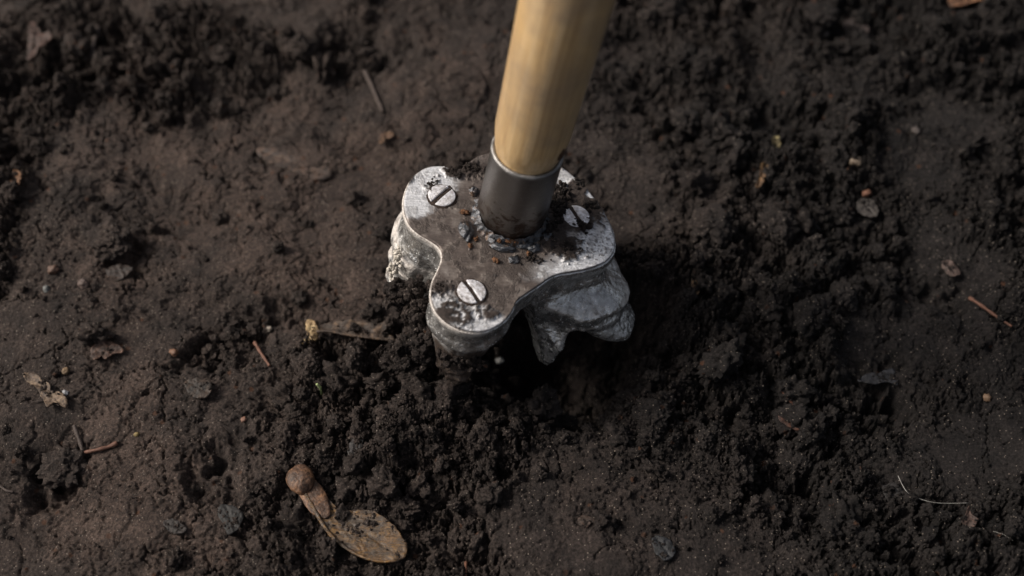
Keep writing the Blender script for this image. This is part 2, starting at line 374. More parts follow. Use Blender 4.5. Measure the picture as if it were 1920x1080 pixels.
OUT = [(757,375),(764,349),(779,327),(800,314),(825,311),(850,318),(866,318),(880,304),(896,293),(915,287),(945,281),(980,284),(1015,294),(1045,308),
       (1068,324),(1095,349),(1120,378),(1140,410),(1151,438),(1153,463),(1144,481),(1128,493),(1100,503),(1075,508),(1050,512),(1030,520),(1010,534),(986,550),
       (969,563),(961,580),(948,598),(929,612),(905,620),(880,620),(855,613),(834,600),(818,583),(810,565),(808,545),(812,526),(820,509),(828,489),(829,474),
       (822,460),(805,448),(785,436),(770,422),(760,402)]
NB = 420
def closed_spline(pts, n_):
    pts = np.asarray(pts, float); m = len(pts); out = []
    for i in range(m):
        p0, p1, p2, p3 = pts[i - 1], pts[i], pts[(i + 1) % m], pts[(i + 2) % m]
        for t in np.linspace(0, 1, 20, endpoint=False):
            out.append(0.5 * ((2 * p1) + (-p0 + p2) * t + (2 * p0 - 5 * p1 + 4 * p2 - p3) * t * t + (-p0 + 3 * p1 - 3 * p2 + p3) * t ** 3))
    out = np.array(out); q = np.vstack([out, out[:1]]); L = np.concatenate([[0], np.cumsum(np.linalg.norm(np.diff(q, axis=0), axis=1))])
    s = np.linspace(0, L[-1], n_, endpoint=False)
    return np.stack([np.interp(s, L, q[:, k]) for k in range(pts.shape[1])], -1), L[-1]
outl, per = closed_spline([loc(x, y)[:2] for x, y in OUT], NB)
def normals2(o):
    t = np.roll(o, -3, 0) - np.roll(o, 3, 0); n_ = np.stack([t[:, 1], -t[:, 0]], -1); n_ /= np.linalg.norm(n_, axis=1)[:, None]
    c = o.mean(0)
    if np.mean(np.sum(n_ * (o - c), 1)) < 0: n_ = -n_
    return n_
on_ = normals2(outl)

# top plate: rings shrinking to the centre, with wear, heat tint and mud kept as attributes
NR = 78; ctr = loc(950, 450)[:2]
k = (1 - np.linspace(0, 1, NR) ** 1.0)[:, None, None]
XY = ctr + (outl - ctr)[None] * k
x = XY[..., 0]; y = XY[..., 1]
def lb(px, py, r, sx=1.0, ang=0.0):
    c = loc(px, py)[:2]; dx = x - c[0]; dy = y - c[1]; ca, sa = math.cos(ang), math.sin(ang)
    u = (dx * ca + dy * sa) / sx; v = -dx * sa + dy * ca
    return np.exp(-(u * u + v * v) / (r * r))
fn = fbm(x, y, 3.5, 6, 300, 0.6); fn2 = fbm(x, y, 1.3, 5, 320, 0.65); fn3 = fbm(x, y, 9, 4, 340)
rad = np.hypot(x - ctr[0], y - ctr[1])
white = 1.5 * lb(790, 345, 5.5) + 1.1 * lb(830, 322, 3.5) + 0.95 * lb(775, 390, 3.0) + 1.1 * lb(1132, 450, 5.6) + 1.0 * lb(1100, 365, 4.2, 1.6, -0.9) + 1.0 * lb(1065, 335, 2.6) \
    + 1.0 * lb(870, 600, 4.0, 1.6) + 0.75 * lb(920, 600, 3.2) + 0.7 * lb(828, 570, 3.5) + 0.7 * lb(1090, 490, 4, 2.0, 0.15) + 0.55 * lb(1030, 512, 2.4, 2.2, .3)
white = 0.45 * ss(0.15, 0.6, white + 0.25 * fn3) + 0.55 * ss(0.42, 0.75, white + 0.30 * fn + 0.2 * fn2)
mud = 1.25 * lb(850, 325, 2.1) + 1.2 * lb(890, 315, 2.8) + 1.45 * lb(1058, 380, 4.2, 1.5, 1.3) + 1.3 * lb(1108, 388, 2.5, 1.3, -.8) + 1.1 * lb(1092, 418, 2.4) \
    + 1.0 * lb(1063, 468, 3.0, 1.3) + 0.95 * lb(830, 545, 3.3) + 0.65 * lb(875, 588, 2.6, 1.8) + 0.65 * lb(925, 583, 1.6, 1.7) + 0.8 * lb(813, 345, 1.4, 2.2, .9) + 1.1 * lb(1030, 440, 4.4) \
    + 0.65 * lb(815, 590, 2.4) + 0.9 * lb(770, 335, 1.0, 2.2, .9) + 0.6 * lb(1140, 420, 2.2) + 0.75 * lb(1080, 345, 1.6) + 0.5 * lb(855, 600, 3)
mud = ss(0.50, 0.74, mud + 0.34 * fn + 0.30 * fn2)
speck = ss(0.12, 0.6, fbm(x, y, 0.9, 4, 360, 0.7)) * (lb(1110, 450, 8) * 0.9 + .75 * lb(870, 600, 5.5, 1.5) + 0.5 * lb(790, 340, 5))
mudh = mud.copy(); mud = np.maximum(mud, np.clip(speck * 1.3, 0, 1) * 0.8)
heat = ss(17, 7, rad + 4 * fn3)
film = ss(-0.05, 0.5, fbm(x, y, 5.5, 6, 380, 0.65) + 0.35 * ss(14, 4, rad)) * 0.72
mud = np.maximum(mud, film * (1 - 0.4 * white))
zz = 0.10 * fn3 + 0.03 * fn + mudh * (0.30 + 0.26 * fn2 + 0.18 * fn)
edge = np.linspace(0, 1, NR)
zz = zz - 0.12 * ss(0.014, 0.0, edge)[:, None]
top = np.stack([x, y, zz], -1)
wall1 = np.concatenate([outl, np.full((NB, 1), -1.5)], 1)[None]
Vp = np.concatenate([wall1, top], 0)
white[:1] *= 0.25
atts = {kk: np.concatenate([vv[:1] * (0.0 if kk == 'white' else 1.0), vv], 0) for kk, vv in dict(white=white, mud=mud, heat=heat).items()}

m, n, l, b = new_mat('worn_steel_plate'); v = coord(n, l)
aw, am, ah = attr(n, 'white'), attr(n, 'mud'), attr(n, 'heat')
f_ = noise(n, l, v, 0.2, 8, 0.72, 0.0); g_ = noise(n, l, v, 2.2, 5, 0.6)
base = ramp(n, l, f_, [(0.34, (0.06, 0.048, 0.044)), (0.5, (0.12, 0.096, 0.084)), (0.66, (0.25, 0.215, 0.19))])
hc = ramp(n, l, noise(n, l, v, 0.14, 8, 0.72, 0.0), [(0.34, (0.04, 0.029, 0.027)), (0.48, (0.062, 0.050, 0.052)), (0.56, (0.095, 0.062, 0.046)), (0.70, (0.12, 0.09, 0.072))])
c = mix(n, l, ah, base, hc)
wc = ramp(n, l, g_, [(0.35, (0.50, 0.51, 0.53)), (0.6, (0.80, 0.80, 0.82))])
c = mix(n, l, aw, c, wc)
mc = ramp(n, l, g_, [(0.3, (0.018, 0.013, 0.011)), (0.7, (0.05, 0.036, 0.03))])
ms = n.new('ShaderNodeMapping'); ms.inputs['Rotation'].default_value = (0, 0, R(35)); ms.inputs['Scale'].default_value = (0.25, 4.0, 1.0); l.new(v, ms.inputs[0])
c = mix(n, l, 0.6, c, ramp(n, l, noise(n, l, ms.outputs[0], 1.0, 4, 0.6), [(0.35, 0.55), (0.6, 1.15)]), 'MULTIPLY')
c = mix(n, l, am, c, mc); l.new(c, b.inputs['Base Color'])
l.new(mathn(n, l, 'MULTIPLY', mathn(n, l, 'SUBTRACT', 1.0, am), 0.4), b.inputs['Metallic'])
rg_ = mathn(n, l, 'ADD', mathn(n, l, 'MULTIPLY', g_, 0.35), 0.36); rg_ = mathn(n, l, 'ADD', rg_, mathn(n, l, 'MULTIPLY', am, 0.4)); l.new(rg_, b.inputs['Roughness'])
bump(n, l, mathn(n, l, 'ADD', mathn(n, l, 'MULTIPLY', g_, mathn(n, l, 'ADD', 0.07, am)), mathn(n, l, 'MULTIPLY', f_, 0.15)), b, 0.0005, 0.8)
M_PLATE = m
plate = link('top_plate', mesh_np('top_plate', Vp.reshape(-1, 3), grid_faces(NR + 1, NB, True)[:, ::-1], {kk: vv.ravel() for kk, vv in atts.items()}), M_PLATE, tool)

# cast foot under the plate
DEP = {(757,375):25,(764,349):24,(779,327):22,(800,314):20,(825,311):16,(850,318):12,(866,318):8,(880,304):14,(896,293):20,(945,281):24,(980,284):22,(1015,294):15,
       (1045,308):14,(1095,349):22,(1140,410):26,(1153,463):24.5,(1144,481):22.5,(1128,493):20.5,(1100,503):18.5,(1114,498):19,(1087,506):20.5,(1078,508):25,(1068,510):31,(1058,511.5):31.5,(1049,513):27,(1040,516):21.5,(1030,520):15,
       (1018,528):9,(1004,538):6,(986,550):6,(969,563):7.5,(961,580):9,(948,598):12,(929,612):14.5,(905,620):24,(880,620):25,(855,613):23,(834,600):19,(818,583):13,
       (808,545):13,(812,526):14,(820,509):15,(828,489):18,(829,474):20,(805,448):24,(785,436):26,(770,422):26}
def arc_idx(px, py):
    q = loc(px, py)[:2]; return int(np.argmin(np.sum((outl - q) ** 2, 1)))
kk = sorted((arc_idx(*p), d) for p, d in DEP.items())
ii = np.array([a for a, _ in kk]); dd = np.array([float(b_) for _, b_ in kk])
depth = np.interp(np.arange(NB), np.concatenate([ii - NB, ii, ii + NB]), np.tile(dd, 3))
fl_pts = {(757,375):.3,(785,436):.15,(829,474):-.9,(815,518):-1.2,(818,583):-.4,(855,613):-.5,(905,620):-.7,(950,597):-.6,(986,550):-.4,(1030,520):-.2,(1060,511):.5,(1100,503):1.3,(1128,493):2.1,(1144,481):2.9,(1153,463):2.5,(1153,440):1.4,(1095,349):.8,(945,281):.8}
kk = sorted((arc_idx(*p), d) for p, d in fl_pts.items()); ii = np.array([a for a, _ in kk]); dd = np.array([b_ for _, b_ in kk])
flare = np.interp(np.arange(NB), np.concatenate([ii - NB, ii, ii + NB]), np.tile(dd, 3))
NL = 90; tt = np.linspace(0, 1, NL)[:, None]
D = tt * depth[None, :]
ar = np.arange(NB) / NB * per
A2 = np.broadcast_to(ar[None], D.shape)
Dw = D + 1.6 * fbm(A2, D, 11, 3, 400)
Dw = D + 2.2 * fbm(A2, D * 0.4, 16, 2, 400)
prof = 0.75 * np.exp(-(D / 1.3) ** 2) + 0.1 - 1.9 * ss(0.5, 7, Dw) + 2.6 * ss(8.0, 12.5, Dw) + 0.7 * np.exp(-((Dw - 12.8) / 1.2) ** 2) - 1.3 * ss(13.4, 17.5, Dw) + 2.6 * ss(17.5, 25, Dw)
off = 0.22 * np.exp(-(D / 1.3) ** 2) * 1 + np.where(flare[None] > 0, (prof - 0.75 * np.exp(-(D / 1.3) ** 2)) * (0.35 + 0.75 * np.minimum(flare[None], 1.3)), flare[None] * ss(1, 12, D) * 1.6 + 0.7 * np.exp(-((Dw - 6.5) / 1.6) ** 2))
off += np.maximum(flare[None], -0.4) * D * 0.10 + 0.9 * np.clip(flare[None], 0, 1.5) * ss(10, 14, D)
lumps = fbm(A2, D, 6, 5, 420, 0.55); fl2 = fbm(A2, D, 1.6, 4, 440, 0.6)
off += (1.0 * fbm(A2, D, 6, 3, 425, 0.45)) * ss(11, 18, D) + 0.05 * fbm(A2, D, 1.1, 3, 477, 0.5) * ss(2, 6, D) + (0.45 * np.exp(-((Dw - 7.2) / 0.9) ** 2) + 0.9 * np.exp(-((Dw - 17.2) / 0.9) ** 2) + 0.7 * np.exp(-((D + 1.5 * lumps - 21.0) / 0.9) ** 2)) * ss(0.1, 0.8, np.abs(flare[None])) + 1.1 * np.exp(-((tt - 0.82) / 0.13) ** 2) * ss(0.2, 0.8, flare[None]) + 0.10 * lumps + 0.10 * fl2 * ss(12, 18, D)
rnd = ss(1.0, 0.86, tt); off -= (1 - np.sqrt(np.clip(1 - (1 - rnd) ** 2, 0, 1))) * 2.4
wob = 1 + 0.0 * off
side = np.concatenate([outl[None] + on_[None] * off[..., None], (-0.8 - D * (1 + 0.02 * lumps))[..., None]], -1)
# lip closing under the plate and hollow underside
lip = np.concatenate([outl - on_ * 0.6, np.full((NB, 1), -0.62)], 1)[None]
lip2 = np.concatenate([outl + on_ * 0.25, np.full((NB, 1), -0.60)], 1)[None]
bo = side[-1].copy(); inn = []
for q, (o_, zf) in enumerate(((1.6, 1.0), (3.2, .97), (4.4, .8), (5.2, .5), (6.0, .2))):
    w_ = bo.copy(); w_[:, :2] = outl - on_ * o_ * 0.8 + on_ * off[-1][:, None] * (1 - q / 5); w_[:, 2] = -2.2 + (bo[:, 2] + 2.2) * zf; inn.append(w_[None])
cen = np.zeros((1, NB, 3)); cen[..., :2] = ctr; cen[..., 2] = -2.3
Vc = np.concatenate([lip, lip2, side] + inn + [cen], 0)
nrow = Vc.shape[0]
pale = np.zeros((nrow, NB)); dirt = np.zeros((nrow, NB)); rdg = 0.55 * np.exp(-((Dw - 13.0) / 1.3) ** 2) * ss(-.3, .3, lumps)
Xs = side[..., 0]; pl_ = np.exp(-(D / 1.3) ** 2) * ss(-1, -9, Xs)
cr_ = ss(-12, -17, Xs) * ss(14, 17, D + 2 * lumps) * ss(0.15, 0.35, fl2 + lumps) + 0.8 * ss(-8, -12, Xs) * np.exp(-((Dw - 11.5) / 0.8) ** 2)
pale[2:2 + NL] = np.clip(pl_ + cr_ + rdg, 0, 1); pale[:2] = ss(-1, -9, outl[:, 0])
fi = np.zeros(NB); 
for p_ in ((905,620),(870,618),(840,603),(930,612)): fi += np.exp(-(((np.arange(NB) - arc_idx(*p_) + NB // 2) % NB - NB // 2) / 14.0) ** 2)
fi = np.clip(fi, 0, 1)
dirt[2:2 + NL] = np.clip(fi[None] * ss(6, 10, D + 3 * lumps) + ss(0.93, 1.0, tt) * ss(-.2, .2, fl2) * 0.8 + 0.8 * ss(.3, .5, fbm(A2, D, 3, 4, 470)) * ss(8, 14, D) * ss(2, -6, Xs), 0, 1)
dirt[2 + NL:] = 0.15
m, n, l, b = new_mat('cast_metal'); v = coord(n, l)
ap, ad = attr(n, 'pale'), attr(n, 'dirt')
f_ = noise(n, l, v, 0.5, 6, 0.6); g_ = noise(n, l, v, 2.6, 4, 0.6)
c = ramp(n, l, f_, [(0.3, (0.26, 0.255, 0.245)), (0.5, (0.50, 0.49, 0.475)), (0.68, (0.85, 0.84, 0.82))])
vo = n.new('ShaderNodeTexVoronoi'); vo.inputs['Scale'].default_value = 1.7; l.new(v, vo.inputs['Vector'])
sp = n.new('ShaderNodeSeparateColor'); l.new(vo.outputs['Color'], sp.inputs[0])
spm = mathn(n, l, 'MULTIPLY', ramp(n, l, sp.outputs[0], [(0.72, 0.0), (0.76, 1.0)]), ramp(n, l, vo.outputs['Distance'], [(0.15, 1.0), (0.30, 0.0)]))
c = mix(n, l, mathn(n, l, 'MULTIPLY', spm, 0.85), c, (0.75, 0.75, 0.75))
c = mix(n, l, ap, c, ramp(n, l, g_, [(0.3, (0.26, 0.22, 0.19)), (0.6, (0.60, 0.56, 0.52))]))
gm = mathn(n, l, 'MULTIPLY', ramp(n, l, noise(n, l, v, 0.33, 8, 0.7), [(0.52, 0.0), (0.66, 0.75)]), ramp(n, l, noise(n, l, v, 1.3, 4, 0.6), [(0.35, 0.3), (0.6, 1.0)])); ad = mathn(n, l, 'MAXIMUM', ad, gm)
c = mix(n, l, ad, c, ramp(n, l, g_, [(0.3, (0.02, 0.015, 0.012)), (0.7, (0.07, 0.048, 0.036))])); l.new(c, b.inputs['Base Color'])
l.new(mathn(n, l, 'MULTIPLY', mathn(n, l, 'SUBTRACT', 1.0, mathn(n, l, 'MAXIMUM', mathn(n, l, 'MAXIMUM', ad, ap), mathn(n, l, 'MULTIPLY', spm, 0.9))), 0.85), b.inputs['Metallic'])
l.new(mathn(n, l, 'ADD', mathn(n, l, 'ADD', 0.05, mathn(n, l, 'MULTIPLY', f_, 0.34)), mathn(n, l, 'MULTIPLY', mathn(n, l, 'MAXIMUM', ad, ap), 0.4)), b.inputs['Roughness'])
bump(n, l, mathn(n, l, 'ADD', mathn(n, l, 'MULTIPLY', noise(n, l, v, 0.9, 3, 0.5), 1.0), mathn(n, l, 'MULTIPLY', spm, 0.5)), b, 0.0006, 0.7)
M_CAST = m
foot = link('cast_foot', mesh_np('cast_foot', Vc.reshape(-1, 3), grid_faces(nrow, NB, True), {'pale': pale.ravel(), 'dirt': dirt.ravel()}), M_CAST, tool)

# slotted screws
M_SCREW = plain('pale_scuffed_screw', (0.74, 0.74, 0.78), 0.42, 0.4, 0.2, 1.3, 0.0004, 0.4, (0.34, 0.31, 0.30))
M_MUD = plain('dry_mud', (0.05, 0.036, 0.03), 0.95, 0, 0.5, 1.5, 0.0008, 0.15)
def screw(px, py, ang, z0, r=2.95):
    nr, na = 26, 96; t = np.linspace(0, 1, nr); a = np.linspace(0, 2 * math.pi, na, endpoint=False)
    q = loc(px, py); ca, sa = math.cos(ang), math.sin(ang)
    rr_ = np.concatenate([t * r * 0.97, [r, r * 0.99]]); hz = np.concatenate([0.55 * np.sqrt(np.clip(1 - (t * 0.80) ** 2, 0, 1)), [0.22, -0.5]])
    xx = rr_[:, None] * np.cos(a)[None]; yy = rr_[:, None] * np.sin(a)[None]; zz = np.repeat(hz[:, None], na, 1)
    v_ = -xx * sa + yy * ca
    cut = ss(0.52, 0.40, np.abs(v_)); zz = zz - cut * 0.55 * (zz > 0)
    vv = np.stack([xx + q[0], yy + q[1], zz + z0], -1)
    o = link('screw', mesh_np('screw', vv.reshape(-1, 3), grid_faces(nr + 2, na, True)), M_SCREW, tool)
    # soil packed in the slot
    nu, nv = 60, 9; u = np.linspace(-r * 0.95, r * 0.95, nu); w_ = np.linspace(-0.43, 0.43, nv); U, W = np.meshgrid(u, w_, indexing='ij')
    Z = 0.14 + 0.16 * fbm(U + px, W, 0.9, 4, 7) + 0.12 * (1 - (W / .43) ** 2) - 0.12 * np.abs(U / r) ** 3
    vv = np.stack([q[0] + U * ca - W * sa, q[1] + U * sa + W * ca, Z + z0], -1)
    link('slot_dirt', mesh_np('slot_dirt', vv.reshape(-1, 3), grid_faces(nu, nv)), M_MUD, o)
    return o
screw(828, 368, R(52), 0.12); screw(1080, 407, R(-62), 0.12); screw(884, 548, R(-57), 0.12)

# lathe along local z
def lathe(name, prof_, mat, parent, na=96, cx=0, cy=0, warp=None):
    a = np.linspace(0, 2 * math.pi, na, endpoint=False); pr = np.array(prof_, float)
    r_ = pr[:, 0][:, None] * np.ones(na)[None]; z_ = pr[:, 1][:, None] * np.ones(na)[None]
    if warp is not None: r_ = r_ * warp(a[None] * np.ones_like(r_), z_)
    vv = np.stack([cx + r_ * np.cos(a), cy + r_ * np.sin(a), z_], -1)
    return link(name, mesh_np(name, vv.reshape(-1, 3), grid_faces(len(pr), na, True)), mat, parent)
# packed dirt rings under the screw heads
for px, py in ((828, 368), (1080, 407), (884, 548)):
    q = loc(px, py); lathe('dirt_ring', [(2.8, 0.26), (3.0, 0.24), (3.2, 0.10), (3.4, 0.0)], M_MUD, tool, 90, q[0], q[1], warp=lambda a, z: 1 + 0.10 * fbm(a * 3 + px, z, 1.2, 4, 12))
SR = 7.35; SL = 21.0
m, n, l, b = new_mat('dull_steel_socket'); v = coord(n, l)
f_ = noise(n, l, v, 0.25, 5, 0.6); g_ = noise(n, l, v, 3.0, 3, 0.6)
sep = n.new('ShaderNodeSeparateXYZ'); l.new(v, sep.inputs[0])
hz_ = ramp(n, l, mathn(n, l, 'ADD', mathn(n, l, 'MULTIPLY', sep.outputs[2], 0.09), mathn(n, l, 'MULTIPLY', f_, 0.5)), [(0.2, (0.10, 0.06, 0.045)), (0.5, (0.14, 0.122, 0.11)), (0.9, (0.21, 0.195, 0.185))])
mpz = n.new('ShaderNodeMapping'); mpz.inputs['Scale'].default_value = (0.4, 0.4, 0.5); l.new(v, mpz.inputs[0])
spl = noise(n, l, mpz.outputs[0], 1.0, 6, 0.7, 0.6)
low = ramp(n, l, mathn(n, l, 'SUBTRACT', spl, mathn(n, l, 'MULTIPLY', sep.outputs[2], 0.018)), [(0.36, 0.0), (0.46, 0.9)])
cs = mix(n, l, mathn(n, l, 'MULTIPLY', f_, 0.5), hz_, (0.08, 0.074, 0.07))
cs = mix(n, l, low, cs, (0.055, 0.034, 0.025))
scr = n.new('ShaderNodeMapping'); scr.inputs['Scale'].default_value = (0.6, 0.6, 5.0); scr.inputs['Rotation'].default_value = (0.3, 0.2, 0); l.new(v, scr.inputs[0])
cs = mix(n, l, ramp(n, l, noise(n, l, scr.outputs[0], 1.0, 2, 0.5), [(0.64, 0.0), (0.68, 0.35)]), cs, (0.4, 0.38, 0.36))
l.new(cs, b.inputs['Base Color'])
b.inputs['Metallic'].default_value = 0.85; b.inputs['Roughness'].default_value = 0.31
bump(n, l, g_, b, 0.0002, 0.4); M_SOCK = m
zs = np.concatenate([np.linspace(-0.1, 3.5, 16), np.linspace(4, SL, 30)])
prs = [(SR * (0.88 + 0.12 * float(ss(0, 3.5, z_)) + 0.10 * float(ss(0.8, 0, z_)) - 0.0), z_) for z_ in zs] + [(SR - 0.05, SL + 0.35), (SR - 0.35, SL + 0.45), (SR - 0.85, SL + 0.3), (SR - 0.95, SL - 1), (SR - 0.95, 3)]
def oct_(a, z): return 1 + 0.018 * np.cos(8 * a + 0.4) * ss(14, 0, z) + 0.006 * np.sin(3 * a + z * .1)
socket = lathe('socket', prs, M_SOCK, tool, warp=oct_)
M_RIM = plain('bright_bare_rim', (0.26, 0.25, 0.24), 0.5, 0.8, 0.5, 0.35, 0.0002)
lathe('socket_rim', [(SR - 0.9, SL + 0.30), (SR - 0.75, SL + 0.62), (SR - 0.4, SL + 0.72), (SR - 0.02, SL + 0.6), (SR + 0.06, SL + 0.25), (SR + 0.03, SL - 0.1)], M_RIM, socket)

# wooden handle
m, n, l, b = new_mat('oiled_ash_wood'); v = coord(n, l)
mp = n.new('ShaderNodeMapping'); mp.inputs['Scale'].default_value = (0.55, 0.55, 0.022); l.new(v, mp.inputs[0])
f_ = noise(n, l, mp.outputs[0], 1.0, 6, 0.6, 0.5)
mp2 = n.new('ShaderNodeMapping'); mp2.inputs['Scale'].default_value = (3.0, 3.0, 0.07); l.new(v, mp2.inputs[0])
g_ = noise(n, l, mp2.outputs[0], 1.0, 4, 0.6)
c = ramp(n, l, f_, [(0.28, (0.36, 0.22, 0.10)), (0.45, (0.52, 0.345, 0.165)), (0.62, (0.64, 0.455, 0.25)), (0.8, (0.48, 0.33, 0.175))])
c = mix(n, l, 0.35, c, ramp(n, l, g_, [(0.35, 0.55), (0.6, 1.0)]), 'MULTIPLY')
gr = ramp(n, l, noise(n, l, v, 0.05, 6, 0.65, 0.4), [(0.42, 0.0), (0.62, 0.6)])
l.new(mix(n, l, gr, c, (0.24, 0.18, 0.13)), b.inputs['Base Color']); b.inputs['Roughness'].default_value = 0.42; b.inputs['Specular IOR Level'].default_value = 0.45
bump(n, l, g_, b, 0.0002, 0.4); M_WOOD = m
wp = [(SR - 1.0, 4), (SR - 0.98, SL - 2), (SR - 0.9, SL + 0.6), (SR - 0.5, SL + 2), (SR - 0.1, SL + 4.5)]
for z_ in np.linspace(SL + 7, 1000, 60): wp.append((SR + 0.05 + 3.0 * float(ss(SL - 15, SL + 150, z_)), z_))
wp += [(8.6, 1006), (6.5, 1010), (0.01, 1011)]
handle = lathe('handle', wp, M_WOOD, tool, 96)
M_KNOT = plain('dark_wood_knot', (0.06, 0.03, 0.015), 0.7, 0, 0.4, 1.2)
def ellipsoid(name, c_, r_, mat, parent, rot=0.0, seed=1, rough=0.15, sub=3, fr=1.6, squash_fn=None):
    bm = bmesh.new(); bmesh.ops.create_icosphere(bm, subdivisions=sub, radius=1.0)
    ca, sa = math.cos(rot), math.sin(rot); o = Vector((seed * 2.3, seed, seed * .7))
    for v_ in bm.verts:
        p = v_.co.copy(); d = 1 + rough * (mn.noise(p * fr + o) + 0.5 * mn.noise(p * fr * 2.3 + o) + 0.3 * mn.noise(p * fr * 5 + o))
        p = Vector((p.x * r_[0], p.y * r_[1], p.z * r_[2])) * d
        v_.co = Vector((c_[0] + p.x * ca - p.y * sa, c_[1] + p.x * sa + p.y * ca, c_[2] + p.z)) * MM
    me = bpy.data.meshes.new(name); bm.to_mesh(me); bm.free()
    for p in me.polygons: p.use_smooth = True
    return link(name, me, mat, parent)
ka = R(-38); ellipsoid('knot', ((SR - .15) * math.cos(ka), (SR - .15) * math.sin(ka), SL + 5.5), (0.6, 0.9, 2.0), M_KNOT, handle, ka, 3)

# weld beads round the socket
m, n, l, b = new_mat('blue_black_weld'); v = coord(n, l); f_ = noise(n, l, v, 0.5, 5, 0.6, 0.5)
l.new(ramp(n, l, f_, [(0.3, (0.05, 0.045, 0.045)), (0.5, (0.10, 0.105, 0.115)), (0.66, (0.09, 0.055, 0.035))]), b.inputs['Base Color'])
b.inputs['Metallic'].default_value = 0.8; b.inputs['Roughness'].default_value = 0.36; bump(n, l, noise(n, l, v, 1.8, 5, 0.6), b, 0.0004, 0.7); M_WELD = m
def weld(px, py, r_, rot, seed, z=0.15, mat=None):
    q = loc(px, py); return ellipsoid('weld_bead', (q[0], q[1], z), r_, mat or M_WELD, tool, rot, seed, 0.28, 4)
weld(874, 434, (1.5, 2.9, 1.2), R(8), 1); weld(1024, 446, (1.6, 1.0, 0.7), R(25), 2); weld(945, 466, (3.0, 1.0, 0.9), R(-4), 3)
weld(963, 488, (1.3, 1.0, 0.6), R(20), 4); weld(985, 462, (1.6, 0.9, 0.8), R(20), 5); weld(925, 454, (1.3, 0.9, 0.8), R(-30), 6); weld(888, 360, (1.1, 1.3, 0.9), 0, 7); weld(1000, 466, (1.4, 1.1, .8), R(20), 8)
seam = lathe('weld_seam', [(SR * .95, 1.7), (SR * .99 + .1, 1.25), (SR + .35, .75), (SR + .75, .25), (SR + 1.0, -.05)], M_WELD, tool, 220, warp=lambda a, z: 1 + 0.05 * fbm(a * 7, z * 1.5, 1.6, 4, 555) + 0.03 * np.sin(a * 26 + 2 * np.sin(a * 5)) * (z < 1.2))
M_RUST = plain('orange_rust', (0.13, 0.058, 0.025), 0.75, 0.1, 0.7, 2.0, 0.0005)
for i, (px, py, r_) in enumerate(((935, 458, .8), (952, 458, .9), (968, 456, .9), (882, 462, 1.0), (930, 490, 0.9), (871, 400, .9), (980, 455, .7), (893, 450, .7), (990, 478, .6))):
    q = loc(px, py); ellipsoid('rust_scab', (q[0], q[1], 0.35 if i > 2 and i != 6 else 1.1), (r_ * (.45 + .25 * ((i * 7) % 3)), r_ * .5, .3), M_RUST, tool, i * .6, i + 20, 1.2)

# soil stuck to the tool
SM = source_collection('stuck_crumb_shapes', [lump('stuck_crumb', s, 3, M_SOIL, 0.8, 0.75, 1.3) for s in range(21, 27)])
pts = []; scl = []
def clump(c_, r_, n_, s0, s1, seed):
    rg = np.random.default_rng(seed)
    p = rg.normal(0, 0.5, (n_, 3)) * np.array(r_); pts.extend((np.array(c_) + p).tolist()); scl.extend(rg.uniform(s0, s1, n_).tolist())
for i, (px, py, rx, ry, n_, s1_) in enumerate(((1052, 372, 1.7, 3.6, 80, .75), (1045, 395, 1.2, 2.2, 40, .8), (1108, 388, 1.6, 1.2, 42, .6), (1090, 424, 1.8, 1.3, 45, .6), (1028, 432, 2.0, 2.6, 70, .6), (850, 325, 1.3, .9, 30, .55),
        (886, 316, 1.9, 1.5, 45, .55), (1064, 466, 2.2, 1.6, 30, .4), (1085, 347, 1.2, .9, 22, .5), (820, 540, 1.8, 1.6, 16, .32), (1000, 488, 3.0, 1.2, 30, .35), (812, 346, .9, 1.2, 12, .4))):
    q = loc(px, py); clump((q[0], q[1], 0.35), (rx, ry, 0.35), n_, 0.18, s1_, 500 + i)
stuck = scatter('stuck_soil', pts, scl, SM, tool, 6, 5)
# big clots on the foot (left side and toe)
pts = []; scl = []
q = loc(775, 472, 0); clump((q[0] - .5, q[1] - 1.5, -13.5), (3.6, 2.4, 3.6), 190, .35, 1.25, 31)
q = loc(800, 500, 0); clump((q[0], q[1] - 1, -14.5), (2.6, 2, 3.2), 120, .35, 1.1, 32)
q = loc(860, 606, 0); clump((q[0] + 1, q[1] + .8, -13.5), (4.2, 1.6, 1.8), 120, .3, .9, 33)
q = loc(812, 560, 0); clump((q[0] + .2, q[1] + 0.5, -17), (2.2, 4, 4), 150, .35, 1.2, 34)
q = loc(905, 612, 0); clump((q[0] - 1, q[1] + .8, -14.5), (3.6, 1.6, 2.0), 90, .3, .8, 35)
clot = scatter('foot_clots', pts, scl, SM, tool, 6, 6)
M_CRUST = plain('pale_mineral_crust', (0.62, 0.57, 0.50), 0.8, 0, 0.25, 1.5, 0.0005)
CRS = source_collection('crust_shapes', [lump('crust', s, 2, M_CRUST, 0.8, 0.6) for s in range(31, 35)])
pts = []; scl = []
q = loc(762, 412, 0); clump((q[0] - .6, q[1] - .9, -12), (1.0, 1.6, 3.6), 60, .2, .6, 41)
q = loc(760, 405, 0); clump((q[0] - 1.2, q[1] - .8, -18), (1.0, 1.4, 3), 40, .2, .6, 42)
crust = scatter('pale_crust', pts, scl, CRS, tool, 4, 7); crust.data.materials.clear(); crust.data.materials.append(M_CRUST)

